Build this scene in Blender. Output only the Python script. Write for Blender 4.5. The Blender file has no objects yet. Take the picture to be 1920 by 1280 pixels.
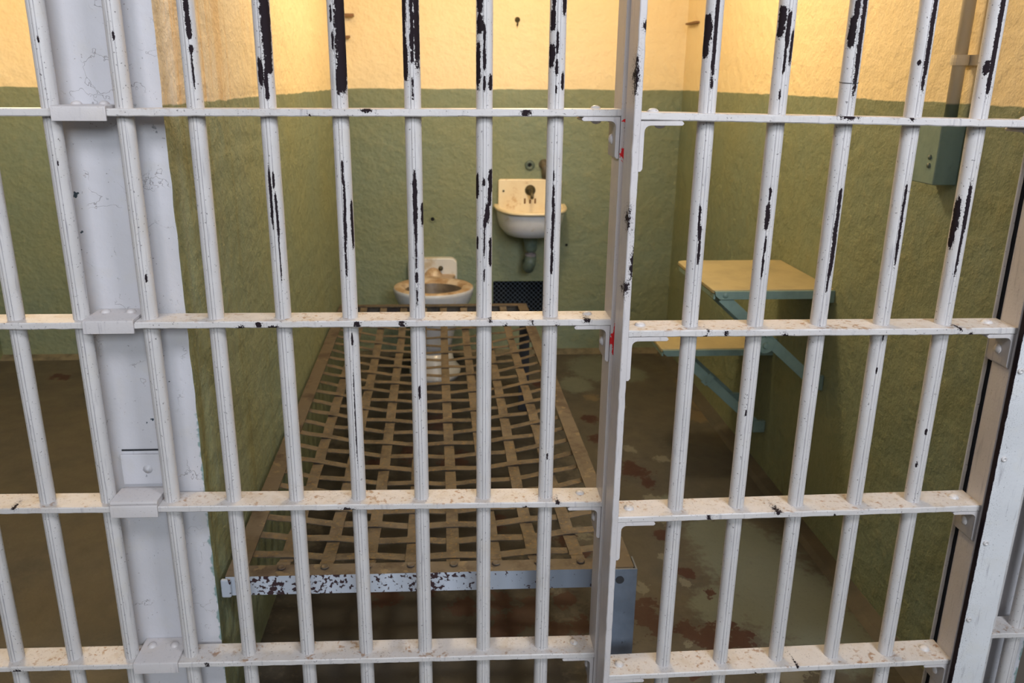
import bpy, bmesh, math, random
from mathutils import Matrix, Vector
from mathutils import noise as mnoise

PI = math.pi
random.seed(7)
sc = bpy.context.scene
col = sc.collection

# ---------------------------------------------------------------- camera
cam_d = bpy.data.cameras.new('camera')
cam = bpy.data.objects.new('camera', cam_d)
col.objects.link(cam)
cam_d.sensor_width = 36.0
cam_d.lens = 28.422
cam_d.shift_x = 0.018648
cam_d.shift_y = -0.014783
cam_d.clip_start = 0.02
cam_d.dof.use_dof = True
cam_d.dof.focus_distance = 1.34
cam_d.dof.aperture_fstop = 7.0
Rt = Vector((0.9987, -0.050714, 0.005211)); Up = Vector((0.009851, 0.292241, 0.956294)); Bk = Vector((-0.050021, -0.954999, 0.292361))
cam.matrix_world = Matrix(((Rt.x, Up.x, Bk.x, 0.3203), (Rt.y, Up.y, Bk.y, -1.32993), (Rt.z, Up.z, Bk.z, 1.29362), (0, 0, 0, 1)))
sc.camera = cam

# ---------------------------------------------------------------- light
sc.view_settings.view_transform = 'Standard'
sc.view_settings.look = 'None'
sc.view_settings.gamma = 1.0
sc.view_settings.exposure = 0.0
sc.view_settings.use_curve_mapping = False
w = bpy.data.worlds.new('world'); sc.world = w
w.use_nodes = True
w.node_tree.nodes['Background'].inputs[0].default_value = (1.0, 0.90, 0.80, 1)
w.node_tree.nodes['Background'].inputs[1].default_value = 0.075

def area(name, loc, target, sx, sy, power, colr):
    l = bpy.data.lights.new(name, 'AREA'); l.shape = 'RECTANGLE'; l.size = sx; l.size_y = sy
    l.energy = power; l.color = colr
    o = bpy.data.objects.new(name, l); col.objects.link(o)
    o.location = loc
    o.rotation_euler = (Vector(target) - Vector(loc)).to_track_quat('-Z', 'Y').to_euler()
    return o
# two near lights added to brighten the upper bars, then the far skylight
area('daylight_area', (-0.35, -1.35, 2.18), (0.1, 0.0, 0.9), 0.40, 0.40, 11, (0.92, 0.93, 1.0))
area('daylight_area', (1.35, -1.35, 2.18), (0.8, 0.0, 0.9), 0.45, 0.45, 20, (0.90, 0.92, 1.0))
area('daylight_area', (1.50, -6.2, 3.30), (0.7, 0.0, 0.9), 2.6, 1.6, 235, (0.84, 0.92, 1.0))

def bulb(name, loc, power, colr, r):
    l = bpy.data.lights.new(name, 'POINT'); l.energy = power; l.color = colr; l.shadow_soft_size = r
    o = bpy.data.objects.new(name, l); col.objects.link(o); o.location = loc
    return o
bulb('cell_lamp_light', (0.60, 1.28, 2.02), 36, (1.0, 0.79, 0.50), 0.09)
bulb('next_cell_lamp_light', (-1.05, 1.25, 2.02), 38, (1.0, 0.79, 0.50), 0.09)

# ---------------------------------------------------------------- numbers of the place
XL, XR, YB = -0.146, 1.376, 2.447
PAINT_Z = 1.250
CEIL = 2.15
PX0, PX1 = -0.320, XL          # left pier
PY = 0.056                      # front face of the piers
BARS_L = {-1: -0.5204, 0: -0.4123, 1: -0.3045, 2: -0.1916, 3: -0.081, 4: 0.032, 5: 0.1453, 6: 0.2605, 7: 0.375, 8: 0.4902}
BARS_D = {0: 0.7166, 1: 0.8282, 2: 0.9378, 3: 1.0479, 4: 1.1569}
CHIPS = {'L3': [(-71, 13, 1.375, 1.435), (-68, 14, 1.352, 1.379), (-65, 12, 1.329, 1.34), (-68, 5, 1.282, 1.329)], 'L1': [(-77, 6, 1.344, 1.352), (-71, 3, 1.16, 1.168)], 'L2': [(-81, 6, 1.347, 1.359), (-63, 6, 0.968, 0.981)], 'L4': [(-48, 33, 1.333, 1.451), (-51, 26, 1.302, 1.337), (-115, 16, 1.285, 1.32), (-78, 11, 1.265, 1.302), (-105, 8, 1.069, 1.149), (-78, 6, 1.126, 1.147), (-72, 6, 1.082, 1.113), (-69, 7, 1.047, 1.087), (-72, 3, 0.975, 1.047)], 'L5': [(-46, 39, 1.299, 1.467), (-49, 34, 1.279, 1.361), (-88, 12, 1.273, 1.307), (-119, 7, 1.377, 1.4), (-113, 7, 1.338, 1.361), (-88, 7, 1.13, 1.164), (-83, 7, 1.082, 1.134), (-88, 9, 1.038, 1.086), (-29, 13, 1.031, 1.095), (-94, 6, 0.979, 1.047), (-77, 6, 0.857, 0.876), (-83, 4, 0.64, 0.803)], 'L6': [(-146, 22, 1.379, 1.446), (-146, 16, 1.339, 1.37), (-141, 24, 1.295, 1.343), (-85, 9, 1.389, 1.438), (-82, 9, 1.362, 1.389), (-85, 11, 1.339, 1.366), (-85, 9, 1.319, 1.335), (-43, 22, 1.322, 1.453), (-85, 6, 1.266, 1.293), (-87, 6, 1.13, 1.151), (-87, 13, 1.069, 1.134), (-85, 9, 1.037, 1.073), (-23, 16, 1.062, 1.095), (-87, 5, 0.992, 1.037), (-87, 9, 0.965, 0.981), (-87, 5, 0.925, 0.955), (-85, 7, 0.754, 0.777)], 'L7': [(-129, 21, 1.394, 1.432), (-126, 24, 1.363, 1.386), (-145, 21, 1.284, 1.344), (-92, 7, 1.34, 1.371), (-92, 9, 1.308, 1.336), (-92, 7, 1.276, 1.296), (-44, 17, 1.278, 1.298), (-156, 20, 1.108, 1.142), (-95, 9, 1.127, 1.137), (-39, 19, 1.115, 1.149), (-48, 14, 1.095, 1.121), (-69, 16, 1.068, 1.095), (-87, 9, 1.059, 1.073), (-39, 13, 0.996, 1.037), (-151, 11, 1.022, 1.041), (-92, 5, 1.01, 1.055), (-92, 5, 0.968, 0.987)], 'L8': [(-127, 13, 1.403, 1.433), (-134, 18, 1.368, 1.397), (-138, 21, 1.315, 1.345), (-49, 16, 1.392, 1.426), (-97, 7, 1.333, 1.364), (-97, 9, 1.301, 1.321), (-49, 12, 1.278, 1.302), (-97, 6, 1.272, 1.285), (-97, 5, 1.134, 1.151), (-97, 6, 1.108, 1.127), (-97, 8, 1.09, 1.106), (-94, 9, 1.054, 1.086), (-97, 8, 1.018, 1.054), (-97, 7, 0.981, 1.018), (-91, 6, 0.633, 0.644)], 'D0': [(-148, 29, 1.351, 1.385), (-156, 24, 1.328, 1.362), (-90, 10, 1.297, 1.45), (-87, 6, 1.282, 1.294), (-99, 7, 1.066, 1.1), (-87, 10, 1.048, 1.07), (-84, 8, 1.013, 1.044)], 'D1': [(-142, 25, 1.371, 1.398), (-145, 21, 1.357, 1.375), (-94, 11, 1.345, 1.389), (-97, 7, 1.306, 1.344), (-53, 13, 1.322, 1.362), (-106, 5, 1.267, 1.279), (-100, 7, 1.112, 1.131), (-103, 12, 1.065, 1.103), (-97, 6, 1.026, 1.052), (-100, 6, 0.986, 1.021), (-109, 6, 0.74, 0.75)], 'D2': [(-122, 14, 1.379, 1.409), (-136, 20, 1.346, 1.383), (-75, 15, 1.293, 1.453), (-98, 5, 1.332, 1.335), (-75, 11, 1.094, 1.128), (-75, 14, 0.993, 1.099), (-86, 7, 0.962, 0.998)], 'D3': [(-79, 14, 1.303, 1.455), (-83, 9, 1.282, 1.319), (-125, 10, 1.318, 1.325), (-86, 9, 1.089, 1.132), (-86, 9, 1.01, 1.089), (-90, 5, 0.872, 0.891), (-99, 5, 0.814, 0.824)], 'D4': [(-93, 13, 1.296, 1.456), (-96, 10, 1.278, 1.304), (-126, 16, 1.305, 1.323), (-93, 11, 1.063, 1.132), (-96, 6, 0.989, 1.063), (-156, 21, 1.063, 1.108), (-164, 19, 1.031, 1.071), (-129, 7, 0.633, 0.642), (-106, 6, 0.697, 0.707)]}
FLOOR_SPOTS = {'bed_shade': [(0.10, 0.35, 0.28), (0.42, 0.30, 0.22), (0.25, 0.85, 0.36), (0.30, 1.45, 0.34), (0.02, 1.75, 0.22), (0.50, 1.20, 0.20), (0.30, 2.15, 0.26), (0.52, 1.80, 0.18), (-0.05, 1.1, 0.2)], 'red': [(0.862, 1.623, 0.03), (0.869, 1.423, 0.032), (0.889, 1.266, 0.023), (0.948, 1.181, 0.041), (0.971, 1.083, 0.025), (0.937, 0.768, 0.022), (0.949, 0.681, 0.018), (0.959, 0.562, 0.021), (0.992, 0.476, 0.014), (0.795, 0.396, 0.034), (0.823, 0.342, 0.029), (0.819, 0.438, 0.019), (0.89, 0.319, 0.024), (0.939, 0.287, 0.039), (1.014, 0.294, 0.028), (0.998, 0.345, 0.019), (0.343, 0.442, 0.03), (0.44, 0.455, 0.03), (0.504, 0.408, 0.04), (0.447, 0.359, 0.037), (0.564, 0.344, 0.029), (0.606, 0.459, 0.022), (0.142, 0.495, 0.033), (0.246, 0.509, 0.02), (0.547, 0.555, 0.036), (0.68, 0.665, 0.027), (0.646, 0.751, 0.028), (0.257, 1.62, 0.055), (0.319, 1.289, 0.046), (0.165, 1.338, 0.042), (-1.426, 2.171, 0.024), (-1.471, 2.193, 0.022), (0.7, 2.012, 0.024), (0.633, 0.361, 0.024), (0.038, 1.258, 0.026), (0.862, 0.18, 0.017), (0.447, 0.849, 0.033)], 'pale': [(0.959, 0.958, 0.038), (0.968, 0.858, 0.03), (0.917, 0.628, 0.024), (0.941, 0.526, 0.017), (0.818, 0.496, 0.02), (0.817, 0.374, 0.008), (0.838, 0.832, 0.016), (0.965, 1.35, 0.024), (1.007, 1.755, 0.031), (0.879, 0.28, 0.013), (1.061, 1.259, 0.023), (0.355, 0.394, 0.013), (0.584, 0.506, 0.023), (0.698, 0.778, 0.032), (0.387, 0.526, 0.028), (1.082, 0.171, 0.049)], 'grey': [(1.152, 0.645, 0.137), (1.18, 0.445, 0.154), (1.096, 0.761, 0.08), (1.235, 0.314, 0.106), (0.997, 2.209, 0.125), (0.866, 2.006, 0.071), (0.993, 0.923, 0.051), (0.998, 0.408, 0.068), (1.132, 2.132, 0.074)], 'tan': [(1.38, 1.799, 0.068), (1.365, 1.988, 0.048), (0.911, 1.847, 0.027), (1.374, 0.349, 0.019), (1.399, 2.387, 0.053), (1.307, 1.632, 0.043)]}

# ---------------------------------------------------------------- material helpers
def mat(name):
    m = bpy.data.materials.new(name); m.use_nodes = True
    nt = m.node_tree
    for n in list(nt.nodes): nt.nodes.remove(n)
    out = nt.nodes.new('ShaderNodeOutputMaterial'); b = nt.nodes.new('ShaderNodeBsdfPrincipled')
    nt.links.new(b.outputs[0], out.inputs[0])
    return m, nt, b
class G:
    def __init__(s, nt): s.nt = nt
    def put(s, sock, v):
        if hasattr(v, 'node'): s.nt.links.new(v, sock)
        elif isinstance(v, tuple) and len(v) == 3 and sock.type == 'RGBA': sock.default_value = (*v, 1)
        else: sock.default_value = v
    def coord(s, scale=(1, 1, 1), world=False):
        if world: o = s.nt.nodes.new('ShaderNodeNewGeometry').outputs['Position']
        else: o = s.nt.nodes.new('ShaderNodeTexCoord').outputs['Object']
        mp = s.nt.nodes.new('ShaderNodeMapping'); s.nt.links.new(o, mp.inputs[0]); mp.inputs['Scale'].default_value = scale
        return mp.outputs[0]
    def noise(s, vec, scale, detail=3, rough=0.55, out=0):
        n = s.nt.nodes.new('ShaderNodeTexNoise'); s.nt.links.new(vec, n.inputs['Vector'])
        n.inputs['Scale'].default_value = scale; n.inputs['Detail'].default_value = detail; n.inputs['Roughness'].default_value = rough
        return n.outputs[out]
    def vor(s, vec, scale, feature='F1', rnd=1.0):
        n = s.nt.nodes.new('ShaderNodeTexVoronoi'); n.feature = feature; s.nt.links.new(vec, n.inputs['Vector'])
        n.inputs['Scale'].default_value = scale; n.inputs['Randomness'].default_value = rnd
        return n.outputs['Distance']
    def ramp(s, fac, a, b, lo=0.0, hi=1.0):
        n = s.nt.nodes.new('ShaderNodeMapRange'); s.put(n.inputs[0], fac)
        n.inputs[1].default_value = a; n.inputs[2].default_value = b; n.inputs[3].default_value = lo; n.inputs[4].default_value = hi
        n.clamp = True
        return n.outputs[0]
    def mix(s, fac, a, b):
        n = s.nt.nodes.new('ShaderNodeMix'); n.data_type = 'RGBA'
        s.put(n.inputs[0], fac); s.put(n.inputs[6], a); s.put(n.inputs[7], b)
        return n.outputs[2]
    def math(s, op, a, b=0.0):
        n = s.nt.nodes.new('ShaderNodeMath'); n.operation = op; s.put(n.inputs[0], a); s.put(n.inputs[1], b)
        return n.outputs[0]
    def attr(s, name):
        n = s.nt.nodes.new('ShaderNodeAttribute'); n.attribute_name = name
        return n.outputs['Fac']
    def sep(s, vec):
        n = s.nt.nodes.new('ShaderNodeSeparateXYZ'); s.nt.links.new(vec, n.inputs[0]); return n.outputs
    def objrand(s):
        return s.nt.nodes.new('ShaderNodeObjectInfo').outputs['Random']
    def bump(s, b, h, strength=0.3, dist=0.002):
        n = s.nt.nodes.new('ShaderNodeBump'); n.inputs['Strength'].default_value = strength; n.inputs['Distance'].default_value = dist
        s.put(n.inputs['Height'], h); s.nt.links.new(n.outputs[0], b.inputs['Normal'])

def shifted(g, scale=(1, 1, 1)):
    """object coordinates moved by a random amount per object"""
    v = g.coord(scale)
    r = g.objrand()
    c = g.nt.nodes.new('ShaderNodeCombineXYZ')
    for i, k in enumerate((37.0, 91.0, 53.0)): g.put(c.inputs[i], g.math('MULTIPLY', r, k))
    a = g.nt.nodes.new('ShaderNodeVectorMath'); a.operation = 'ADD'
    g.nt.links.new(v, a.inputs[0]); g.nt.links.new(c.outputs[0], a.inputs[1])
    return a.outputs[0]

def paint_iron(name, base=(0.585, 0.565, 0.56), rust=0.0, speck=0.5):
    """old white gloss paint on iron: missing flakes (attribute chip), fine specks, rust spots"""
    m, nt, b = mat(name); g = G(nt)
    v = shifted(g)
    big = g.noise(v, 9.0, 3)
    c = g.mix(g.ramp(big, 0.35, 0.7), base, tuple(x * 0.90 for x in base))
    # yellowed patches
    c = g.mix(g.ramp(g.noise(v, 21.0, 4), 0.55, 0.75, 0, 0.35), c, (base[0] * 0.95, base[1] * 0.90, base[2] * 0.78))
    if rust > 0:
        rs = g.noise(v, 95.0, 5, 0.6)
        upn = g.ramp(g.sep(g.nt.nodes.new('ShaderNodeNewGeometry').outputs['Normal'])[2], 0.5, 0.9, 0.12, 1.0)
        rm = g.math('MULTIPLY', g.ramp(rs, 0.55, 0.63), g.math('MULTIPLY', upn, g.ramp(g.noise(v, 18.0, 2), 0.42, 0.58)))
        c = g.mix(g.math('MULTIPLY', rm, rust), c, (0.26, 0.12, 0.035))
        c = g.mix(g.math('MULTIPLY', g.math('MULTIPLY', upn, g.ramp(g.noise(v, 34.0, 4), 0.52, 0.72)), rust * 0.55), c, (0.42, 0.33, 0.23))
    # long dirty streaks in the paint
    st = g.noise(shifted(g, (160, 160, 14)), 1.0, 3)
    c = g.mix(g.ramp(st, 0.60, 0.74, 0, 0.45), c, (0.25, 0.24, 0.27))
    sp = g.math('MULTIPLY', g.ramp(g.noise(v, 260.0, 3, 0.5), 0.665, 0.70), speck)
    c = g.mix(sp, c, (0.04, 0.03, 0.035))
    gr = g.attr('groove')
    c = g.mix(g.math('MULTIPLY', gr, g.ramp(g.noise(v, 40.0, 3), 0.3, 0.6, 0.35, 0.9)), c, (0.13, 0.12, 0.15))
    ch = g.math('ADD', g.attr('chip'), g.math('MULTIPLY', g.math('SUBTRACT', g.noise(shifted(g, (1, 1, 0.55)), 170.0, 5, 0.7), 0.5), 1.05))
    chf = g.math('ADD', ch, g.math('MULTIPLY', g.math('SUBTRACT', g.noise(v, 420.0, 3, 0.6), 0.5), 0.55))
    chm = g.ramp(chf, 0.36, 0.42)
    stip = g.math('MULTIPLY', g.ramp(g.attr('chip'), 0.06, 0.30), g.ramp(g.noise(v, 520.0, 3, 0.6), 0.585, 0.62))
    chm = g.math('MAXIMUM', chm, stip)
    c = g.mix(chm, c, (0.018, 0.012, 0.015))
    rd = g.math('ADD', g.attr('red'), g.math('MULTIPLY', g.math('SUBTRACT', g.noise(v, 160.0, 3), 0.5), 1.1))
    c = g.mix(g.ramp(rd, 0.47, 0.55), c, (0.62, 0.012, 0.02))
    g.put(b.inputs['Base Color'], c)
    g.put(b.inputs['Roughness'], g.ramp(chm, 0, 1, 0.42, 0.8))
    g.put(b.inputs['Specular IOR Level'], g.ramp(chm, 0, 1, 0.5, 0.12))
    h = g.math('SUBTRACT', g.math('ADD', g.math('MULTIPLY', g.noise(v, 55.0, 3), 0.5), g.math('MULTIPLY', g.noise(v, 230.0, 2), 0.25)), g.math('MULTIPLY', chm, 0.5))
    g.bump(b, h, 0.55, 0.0016)
    return m

def wall_mat(name, end_white=False):
    """rough board-marked plaster, green up to shoulder height and cream yellow above"""
    m, nt, b = mat(name); g = G(nt)
    P = g.coord(world=True); xyz = g.sep(P)
    big = g.noise(P, 2.2, 4)
    fine = g.noise(P, 26.0, 5, 0.65)
    green = g.mix(g.ramp(big, 0.35, 0.68), (0.210, 0.235, 0.135), (0.180, 0.230, 0.165))
    green = g.mix(g.ramp(fine, 0.50, 0.72, 0, 0.5), green, (0.25, 0.26, 0.15))
    green = g.mix(g.ramp(g.noise(P, 60.0, 3), 0.58, 0.72, 0, 0.35), green, (0.11, 0.13, 0.07))
    # stain streaks running down, and a greyer tint, near the front end of the side walls
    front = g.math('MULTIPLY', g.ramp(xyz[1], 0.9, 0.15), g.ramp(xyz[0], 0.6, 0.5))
    streak = g.noise(g.coord((1, 22, 0.7), world=True), 1.6, 4, 0.6)
    sm = g.math('MULTIPLY', g.ramp(streak, 0.48, 0.62), front)
    green = g.mix(g.math('MULTIPLY', sm, 0.5), green, (0.17, 0.185, 0.13))
    green = g.mix(g.math('MULTIPLY', g.ramp(streak, 0.46, 0.36), g.math('MULTIPLY', front, 0.5)), green, (0.15, 0.12, 0.03))
    yel = g.mix(g.ramp(big, 0.3, 0.7), (0.80, 0.65, 0.39), (0.82, 0.68, 0.43))
    yel = g.mix(g.ramp(fine, 0.45, 0.70, 0, 0.3), yel, (0.84, 0.72, 0.48))
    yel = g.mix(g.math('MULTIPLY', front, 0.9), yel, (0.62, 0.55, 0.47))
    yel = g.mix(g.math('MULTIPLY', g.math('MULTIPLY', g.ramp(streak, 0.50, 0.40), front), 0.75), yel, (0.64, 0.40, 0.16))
    wob = g.math('MULTIPLY', g.math('SUBTRACT', g.noise(P, 12.0, 3), 0.5), 0.012)
    up = g.ramp(g.math('ADD', xyz[2], wob), PAINT_Z - 0.0015, PAINT_Z + 0.0015)
    c = g.mix(up, green, yel)
    g.put(b.inputs['Base Color'], c)
    b.inputs['Roughness'].default_value = 0.62
    boards = g.noise(g.coord((1.2, 1.2, 9), world=True), 1.0, 2, 0.5)
    h = g.math('ADD', g.math('ADD', g.math('MULTIPLY', fine, 0.7), g.math('MULTIPLY', g.noise(P, 13.0, 5, 0.6), 0.7)), g.math('MULTIPLY', boards, 0.5))
    g.bump(b, h, 0.8, 0.010)
    return m

def pier_mat(name):
    m, nt, b = mat(name); g = G(nt)
    P = g.coord(world=True)
    c = g.mix(g.ramp(g.noise(P, 5.0, 4), 0.35, 0.7), (0.545, 0.54, 0.575), (0.50, 0.49, 0.51))
    c = g.mix(g.ramp(g.noise(P, 17.0, 4), 0.55, 0.75, 0, 0.5), c, (0.52, 0.50, 0.47))
    # hair cracks in the thick paint
    vec = g.nt.nodes.new('ShaderNodeVectorMath'); vec.operation = 'ADD'
    nn = g.noise(P, 16.0, 4, 0.6, out=1)
    sc_ = g.nt.nodes.new('ShaderNodeVectorMath'); sc_.operation = 'SCALE'; g.nt.links.new(nn, sc_.inputs[0]); sc_.inputs['Scale'].default_value = 0.16
    g.nt.links.new(P, vec.inputs[0]); g.nt.links.new(sc_.outputs[0], vec.inputs[1])
    d = g.vor(vec.outputs[0], 9.0, 'DISTANCE_TO_EDGE')
    crack = g.math('MULTIPLY', g.ramp(d, 0.009, 0.001), g.ramp(g.noise(P, 15.0, 2), 0.52, 0.60))
    c = g.mix(g.math('MULTIPLY', crack, 0.65), c, (0.20, 0.18, 0.18))
    # flakes gone down to dark blue-green
    fl = g.math('MULTIPLY', g.ramp(g.noise(P, 48.0, 3, 0.6), 0.68, 0.70), g.ramp(g.noise(P, 6.0, 2), 0.54, 0.58))
    c = g.mix(fl, c, (0.03, 0.05, 0.07))
    c = g.mix(g.ramp(g.noise(P, 210.0, 2), 0.71, 0.75, 0, 0.7), c, (0.12, 0.10, 0.10))
    ed = g.math('ADD', g.attr('edge'), g.math('MULTIPLY', g.math('SUBTRACT', g.noise(P, 60.0, 4), 0.5), 1.2))
    c = g.mix(g.ramp(ed, 0.85, 1.0, 0, 0.8), c, (0.13, 0.24, 0.22))
    g.put(b.inputs['Base Color'], c)
    b.inputs['Roughness'].default_value = 0.5
    g.bump(b, g.math('ADD', g.math('MULTIPLY', g.noise(P, 36.0, 4), 0.5), g.math('MULTIPLY', crack, -0.4)), 0.5, 0.004)
    return m

def floor_mat(name):
    m, nt, b = mat(name); g = G(nt)
    P = g.coord(world=True)
    n1 = g.noise(P, 5.0, 5, 0.6); n2 = g.noise(P, 24.0, 5, 0.65)
    c = g.mix(g.ramp(n1, 0.34, 0.66), (0.075, 0.066, 0.050), (0.050, 0.048, 0.041))
    c = g.mix(g.ramp(n2, 0.5, 0.7, 0, 0.6), c, (0.082, 0.072, 0.055))
    c = g.mix(g.ramp(g.noise(P, 9.0, 4), 0.58, 0.72, 0, 0.6), c, (0.038, 0.036, 0.030))
    jag = g.math('ADD', g.math('MULTIPLY', g.math('SUBTRACT', g.noise(P, 22.0, 5, 0.65), 0.5), 2.4), g.math('MULTIPLY', g.math('SUBTRACT', g.noise(P, 75.0, 4, 0.6), 0.5), 1.2))
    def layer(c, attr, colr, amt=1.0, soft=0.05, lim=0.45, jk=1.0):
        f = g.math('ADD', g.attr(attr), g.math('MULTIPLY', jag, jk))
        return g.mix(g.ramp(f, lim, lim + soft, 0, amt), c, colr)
    c = layer(c, 'grey', (0.112, 0.128, 0.104), 0.9, 0.25, 0.35, 0.45)
    c = layer(c, 'tan', (0.15, 0.11, 0.06), 0.6, 0.2, 0.45, 0.8)
    c = layer(c, 'pale', (0.15, 0.145, 0.115), 0.8, 0.05, 0.66)
    c = layer(c, 'bed_shade', (0.020, 0.019, 0.020), 0.8, 0.3, 0.30, 0.8)  # shade under the bunk, painted into the floor colour
    c = layer(c, 'red', (0.036, 0.010, 0.009), 1.0, 0.06, 0.58)
    c = g.mix(g.ramp(g.noise(P, 150.0, 3), 0.60, 0.75, 0, 0.5), c, (0.03, 0.027, 0.022))
    g.put(b.inputs['Base Color'], c)
    g.put(b.inputs['Roughness'], g.ramp(n1, 0.3, 0.7, 0.45, 0.7))
    g.bump(b, g.math('ADD', g.math('MULTIPLY', n2, 0.5), g.math('MULTIPLY', n1, 0.8)), 0.4, 0.008)
    return m

def simple(name, colr, rough=0.5, alt=None, sc1=14.0, lo=0.45, hi=0.65, amt=1.0, spots=None, metal=0.0, bumpk=0.3, world=False):
    m, nt, b = mat(name); g = G(nt)
    v = g.coord(world=world)
    c = colr
    alt = alt or tuple(x * 0.8 for x in colr)
    c = g.mix(g.ramp(g.noise(v, sc1, 5, 0.6), lo, hi, 0, amt), c, alt)
    if spots:
        sc2, a, bb, sm, scol = spots
        c = g.mix(g.ramp(g.noise(v, sc2, 4, 0.6), a, bb, 0, sm), c, scol)
    g.put(b.inputs['Base Color'], c)
    b.inputs['Roughness'].default_value = rough; b.inputs['Metallic'].default_value = metal
    g.bump(b, g.noise(v, 70.0, 4), bumpk, 0.002)
    return m

M = {}
M['bar'] = paint_iron('white_painted_iron', speck=0.7)
M['cross'] = paint_iron('white_painted_flat_iron', (0.59, 0.565, 0.555), rust=0.75, speck=0.6)
M['plate'] = paint_iron('white_painted_steel', (0.63, 0.64, 0.66), speck=0.5)
M['stile'] = paint_iron('white_painted_stile', (0.56, 0.53, 0.53), speck=0.25)
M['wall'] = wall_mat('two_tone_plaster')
M['pier'] = pier_mat('white_painted_pier')
M['floor'] = floor_mat('worn_concrete_floor')
M['ceil'] = simple('cream_ceiling', (0.70, 0.60, 0.42), 0.7)
M['corr'] = simple('grey_concrete', (0.22, 0.22, 0.21), 0.7, world=True)
M['teal'] = simple('teal_paint', (0.19, 0.275, 0.245), 0.45, (0.155, 0.23, 0.205), 20.0, spots=(40.0, 0.66, 0.70, 0.6, (0.12, 0.10, 0.07)))
M['top'] = simple('tan_board', (0.37, 0.31, 0.17), 0.55, (0.31, 0.265, 0.15), 10.0, spots=(60.0, 0.66, 0.72, 0.35, (0.18, 0.13, 0.06)))
M['porc'] = simple('white_porcelain', (0.60, 0.63, 0.70), 0.22, (0.52, 0.55, 0.60), 8.0, spots=(26.0, 0.62, 0.75, 0.5, (0.45, 0.38, 0.28)), bumpk=0.1)
M['cream'] = simple('yellowed_porcelain', (0.80, 0.70, 0.50), 0.3, (0.74, 0.62, 0.42), 9.0, spots=(20.0, 0.60, 0.72, 0.7, (0.50, 0.28, 0.10)), bumpk=0.1)
M['basin_in'] = simple('stained_shaded_porcelain', (0.17, 0.135, 0.095), 0.4, (0.10, 0.08, 0.06), 18.0)  # brown stain, with the shade of the toilet cavity painted in
M['stain'] = simple('rust_stained_porcelain', (0.42, 0.30, 0.19), 0.4, (0.30, 0.19, 0.10), 22.0, spots=(17.0, 0.48, 0.60, 0.8, (0.60, 0.52, 0.42)), bumpk=0.2)
M['platestain'] = simple('chalky_porcelain', (0.64, 0.64, 0.62), 0.4, (0.45, 0.38, 0.28), 13.0, 0.56, 0.68, 0.9, bumpk=0.1)
M['brass'] = simple('tarnished_brass', (0.10, 0.085, 0.05), 0.4, (0.05, 0.05, 0.035), 60.0, metal=0.6)
M['pipegreen'] = simple('green_painted_pipe', (0.11, 0.15, 0.12), 0.45, (0.07, 0.10, 0.085), 30.0)
M['dark'] = simple('dark_iron_and_shade', (0.02, 0.022, 0.028), 0.6)  # iron parts, and the painted shade beside the door jamb
M['black'] = simple('black_void', (0.006, 0.007, 0.010), 0.9)
M['mesh'] = simple('dark_wire', (0.075, 0.10, 0.14), 0.5)
M['wood'] = simple('brown_peg_wood', (0.20, 0.10, 0.035), 0.6)
M['straps'] = simple('rusty_strap_steel', (0.105, 0.084, 0.062), 0.6, (0.050, 0.040, 0.033), 26.0, spots=(110.0, 0.54, 0.68, 0.8, (0.18, 0.115, 0.045)), bumpk=0.5, world=True)
M['rail'] = simple('rusty_rail_steel', (0.098, 0.078, 0.058), 0.6, (0.040, 0.026, 0.022), 15.0, 0.50, 0.62, 0.8, spots=(34.0, 0.60, 0.66, 0.7, (0.18, 0.135, 0.08)), bumpk=0.5, world=True)
M['blueiron'] = simple('blue_grey_leg_paint', (0.135, 0.165, 0.215), 0.5, (0.10, 0.125, 0.165), 12.0, spots=(55.0, 0.66, 0.69, 0.9, (0.02, 0.015, 0.02)), world=True)
def front_rail_mat():
    m, nt, b = mat('chipped_blue_white_rail'); g = G(nt)
    P = g.coord(world=True); x = g.sep(P)[0]
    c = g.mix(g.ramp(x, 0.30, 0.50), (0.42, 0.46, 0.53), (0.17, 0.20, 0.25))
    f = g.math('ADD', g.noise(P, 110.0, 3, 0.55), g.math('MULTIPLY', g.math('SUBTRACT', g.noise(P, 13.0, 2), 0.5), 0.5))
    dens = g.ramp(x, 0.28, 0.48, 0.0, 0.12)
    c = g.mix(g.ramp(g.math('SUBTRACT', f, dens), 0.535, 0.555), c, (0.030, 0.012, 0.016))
    g.put(b.inputs['Base Color'], c); b.inputs['Roughness'].default_value = 0.5
    return m
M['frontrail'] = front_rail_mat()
def vertical_two_tone():
    m, nt, b = mat('two_tone_conduit_paint'); g = G(nt)
    P = g.coord(world=True); z = g.sep(P)[2]
    c = g.mix(g.ramp(z, PAINT_Z - 0.002, PAINT_Z + 0.002), (0.13, 0.17, 0.13), (0.66, 0.58, 0.44))
    g.put(b.inputs['Base Color'], c); b.inputs['Roughness'].default_value = 0.5
    return m
M['conduit'] = vertical_two_tone()

# ---------------------------------------------------------------- mesh helpers
def link(name, bm, material, parent=None, bevel=0.0, seg=2, smooth=False, subsurf=0):
    me = bpy.data.meshes.new(name); 
    bmesh.ops.recalc_face_normals(bm, faces=bm.faces)
    bm.to_mesh(me); bm.free()
    if isinstance(material, (list, tuple)):
        for x in material: me.materials.append(x)
    else: me.materials.append(material)
    if smooth: me.polygons.foreach_set('use_smooth', [True] * len(me.polygons))
    o = bpy.data.objects.new(name, me); col.objects.link(o)
    if parent: o.parent = parent
    if bevel:
        b = o.modifiers.new('bevel', 'BEVEL'); b.width = bevel; b.segments = seg; b.limit_method = 'ANGLE'; b.angle_limit = math.radians(40)
        me.polygons.foreach_set('use_smooth', [True] * len(me.polygons))
        b.harden_normals = True
    if subsurf:
        s = o.modifiers.new('sub', 'SUBSURF'); s.levels = subsurf; s.render_levels = subsurf
    return o

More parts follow.
